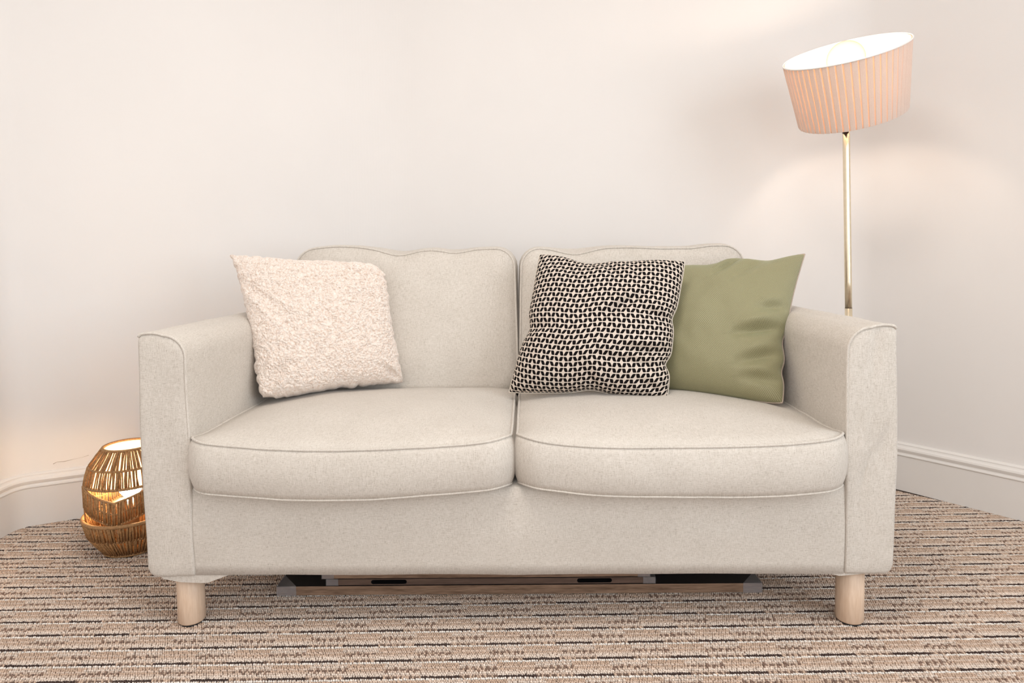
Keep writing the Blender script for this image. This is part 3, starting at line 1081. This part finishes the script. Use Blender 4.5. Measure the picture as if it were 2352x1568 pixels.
finish('paper_liner', *rings_mesh([np.stack([r * np.cos(t), r * np.sin(t), np.full(64, z)], 1) for r, z in ((.112, .220), (.0995, .269), (.064, .317))], True, False, False), mp_, us)
# slanted middle band: its edge runs in straight zigzags
TH0 = rad(-80)
def zig(lo, hi):
    def f(t):
        q = np.abs(((t - TH0) / (2 * math.pi / 3) + .5) % 1.0 - .5) * 2
        return lo + (hi - lo) * q
    return f
ztop, zbot = zig(.180, .220), zig(.112, .154)
md = finish('middle_band', *ringtube(.121, 0, .0036, ztop, 180), M['ring'], lan)
finish('hoop', *ringtube(.120, 0, .0036, zbot, 180), M['ring'], md)
finish('hoop', *ringtube(.120, 0, .0026, lambda t: (ztop(t) + zbot(t)) / 2, 180), M['ring'], md)
cords(md, 'cord_wrap', .120, 0, .121, 0, 116, .0024, f0=zbot, f1=ztop, gaps=.03)
# bowl
bw = finish('bowl', *ringtube(.128, .112, .0058), M['ring'], lan)
finish('hoop', *ringtube(.115, .061, .0034), M['ring'], bw)
finish('hoop', *ringtube(.078, .006, .0060), M['ring'], bw)
cords(bw, 'cord_wrap', .115, .061, .128, .112, 96, .0031, gaps=.01)
cords(bw, 'cord_wrap', .078, .006, .115, .061, 78, .0032, gaps=.01)
finish('bowl_floor', *lathe([(.076, .004), (.076, .009)], 40), M['ring'], bw)
# stays that carry the upper shade
for k in range(3):
    q = TH0 + rad(60 + 120 * k)
    finish('stay', *tube([(.120 * math.cos(q), .120 * math.sin(q), .108), (.121 * math.cos(q), .121 * math.sin(q), .17), (.119 * math.cos(q), .119 * math.sin(q), .218)], .003, False, 8), M['ring'], lan)
finish('bulb_holder', *lathe([(.020, .008), (.020, .134), (.052, .140), (.054, .146), (.020, .148), (.017, .150)], 24), M['socket'], lan)  # holder with an opaque dish added to keep bulb light off the bowl
prof = [(.013, .146), (.016, .156)]
for k in range(4, 20):
    q = rad(-90 + 180 * k / 19)
    prof.append((max(.032 * math.cos(q), .0008), .190 + .032 * math.sin(q)))
finish('bulb', *lathe(prof, 28), M['bulb2'], lan)


# ------------------------------------------------------------------ boards stored under the sofa
def make_board(name, x0, x1, y0, y1, z0, z1, m_edge, m_top, slots=()):
    cx = (x0 + x1) / 2
    root = empty(name, (cx, y0, z0), -.0130)
    w, d, h = (x1 - x0) / 2, y1 - y0, z1 - z0
    v, f = box(-w, w, 0, d, 0, h)
    o = finish('panel', v, f, m_edge, root, False)
    o.data.materials.append(m_top)
    o.data.polygons[0].material_index = 1
    o.data.polygons[1].material_index = 1
    for (sx0, sx1) in slots:        # pill-shaped hand holes cut into the front edge
        r = h * .36
        pts = []
        for q in range(9):
            t = rad(-90 + 180 * q / 8); pts.append((sx1 - cx - r + r * math.cos(t), h / 2 + r * math.sin(t)))
        for q in range(9):
            t = rad(90 + 180 * q / 8); pts.append((sx0 - cx + r + r * math.cos(t), h / 2 + r * math.sin(t)))
        ct = finish('cutter', *rings_mesh([[(x, -.02, z) for x, z in pts], [(x, .03, z) for x, z in pts]]), M['black'], None, False)
        recalc(ct)
        ct.parent = root
        bpy.context.view_layer.update()
        mo = o.modifiers.new('slot', 'BOOLEAN'); mo.operation = 'DIFFERENCE'; mo.object = ct; mo.solver = 'EXACT'
        dg = bpy.context.evaluated_depsgraph_get()
        me2 = bpy.data.meshes.new_from_object(o.evaluated_get(dg))
        o.modifiers.remove(mo)
        o.data = me2
        bpy.data.objects.remove(ct, do_unlink=True)
    return root, w, d, h


def protector(root, x, d, h, sx, ln, dp, m):
    """folded corner sleeve at the front corner; x = corner, sx = inward direction"""
    t, g = .0009, .0006
    mb = MB()
    a, b2 = x - sx * g, x + sx * ln
    mb.add(*box(min(a, b2), max(a, b2), -g - t, -g, -.0004, h + g))
    mb.add(*box(min(a, a - sx * t), max(a, a - sx * t), -g - t, dp, -.0004, h + g))
    tri0 = [(a, -g, h + g), (b2, -g, h + g), (a, dp, h + g)]
    tri1 = [(x_, y_, h + g + t) for x_, y_, _ in tri0]
    mb.add(*rings_mesh([tri0, tri1]))
    return mb.build('corner_protector', m, root, False)


b1, w, d, h = make_board('wooden_board', -.627, .638, 1.662, 2.16, .0035, .0275, M['board'], M['black'])
protector(b1, -w, d, h, 1, .050, .060, M['plastic'])
protector(b1, w, d, h, -1, .048, .060, M['plastic'])
tag(b1, 'widest brown board under the sofa lying flat on the carpet, clear corner sleeves', 'board')
b2, w, d, h = make_board('wooden_board', -.497, .362, 1.664, 2.10, .0295, .0455, M['board2'], M['black'], ((-.380, -.286), (.159, .250)))
protector(b2, -w, d, h - .0008, 1, .031, .03, M['plastic'])
protector(b2, w, d, h - .0008, -1, .031, .03, M['plastic'])
tag(b2, 'dark board with two hand slots, middle of the stack under the sofa', 'board')
b3, w, d, h = make_board('wooden_board', -.508, .348, 1.664, 2.08, .0475, .0640, M['board'], M['black'])
protector(b3, -w, d, h, 1, .031, .03, M['plastic'])
protector(b3, w, d, h, -1, .031, .03, M['plastic'])
tag(b3, 'brown board on top of the stack under the sofa', 'board')
bpy.context.view_layer.update()
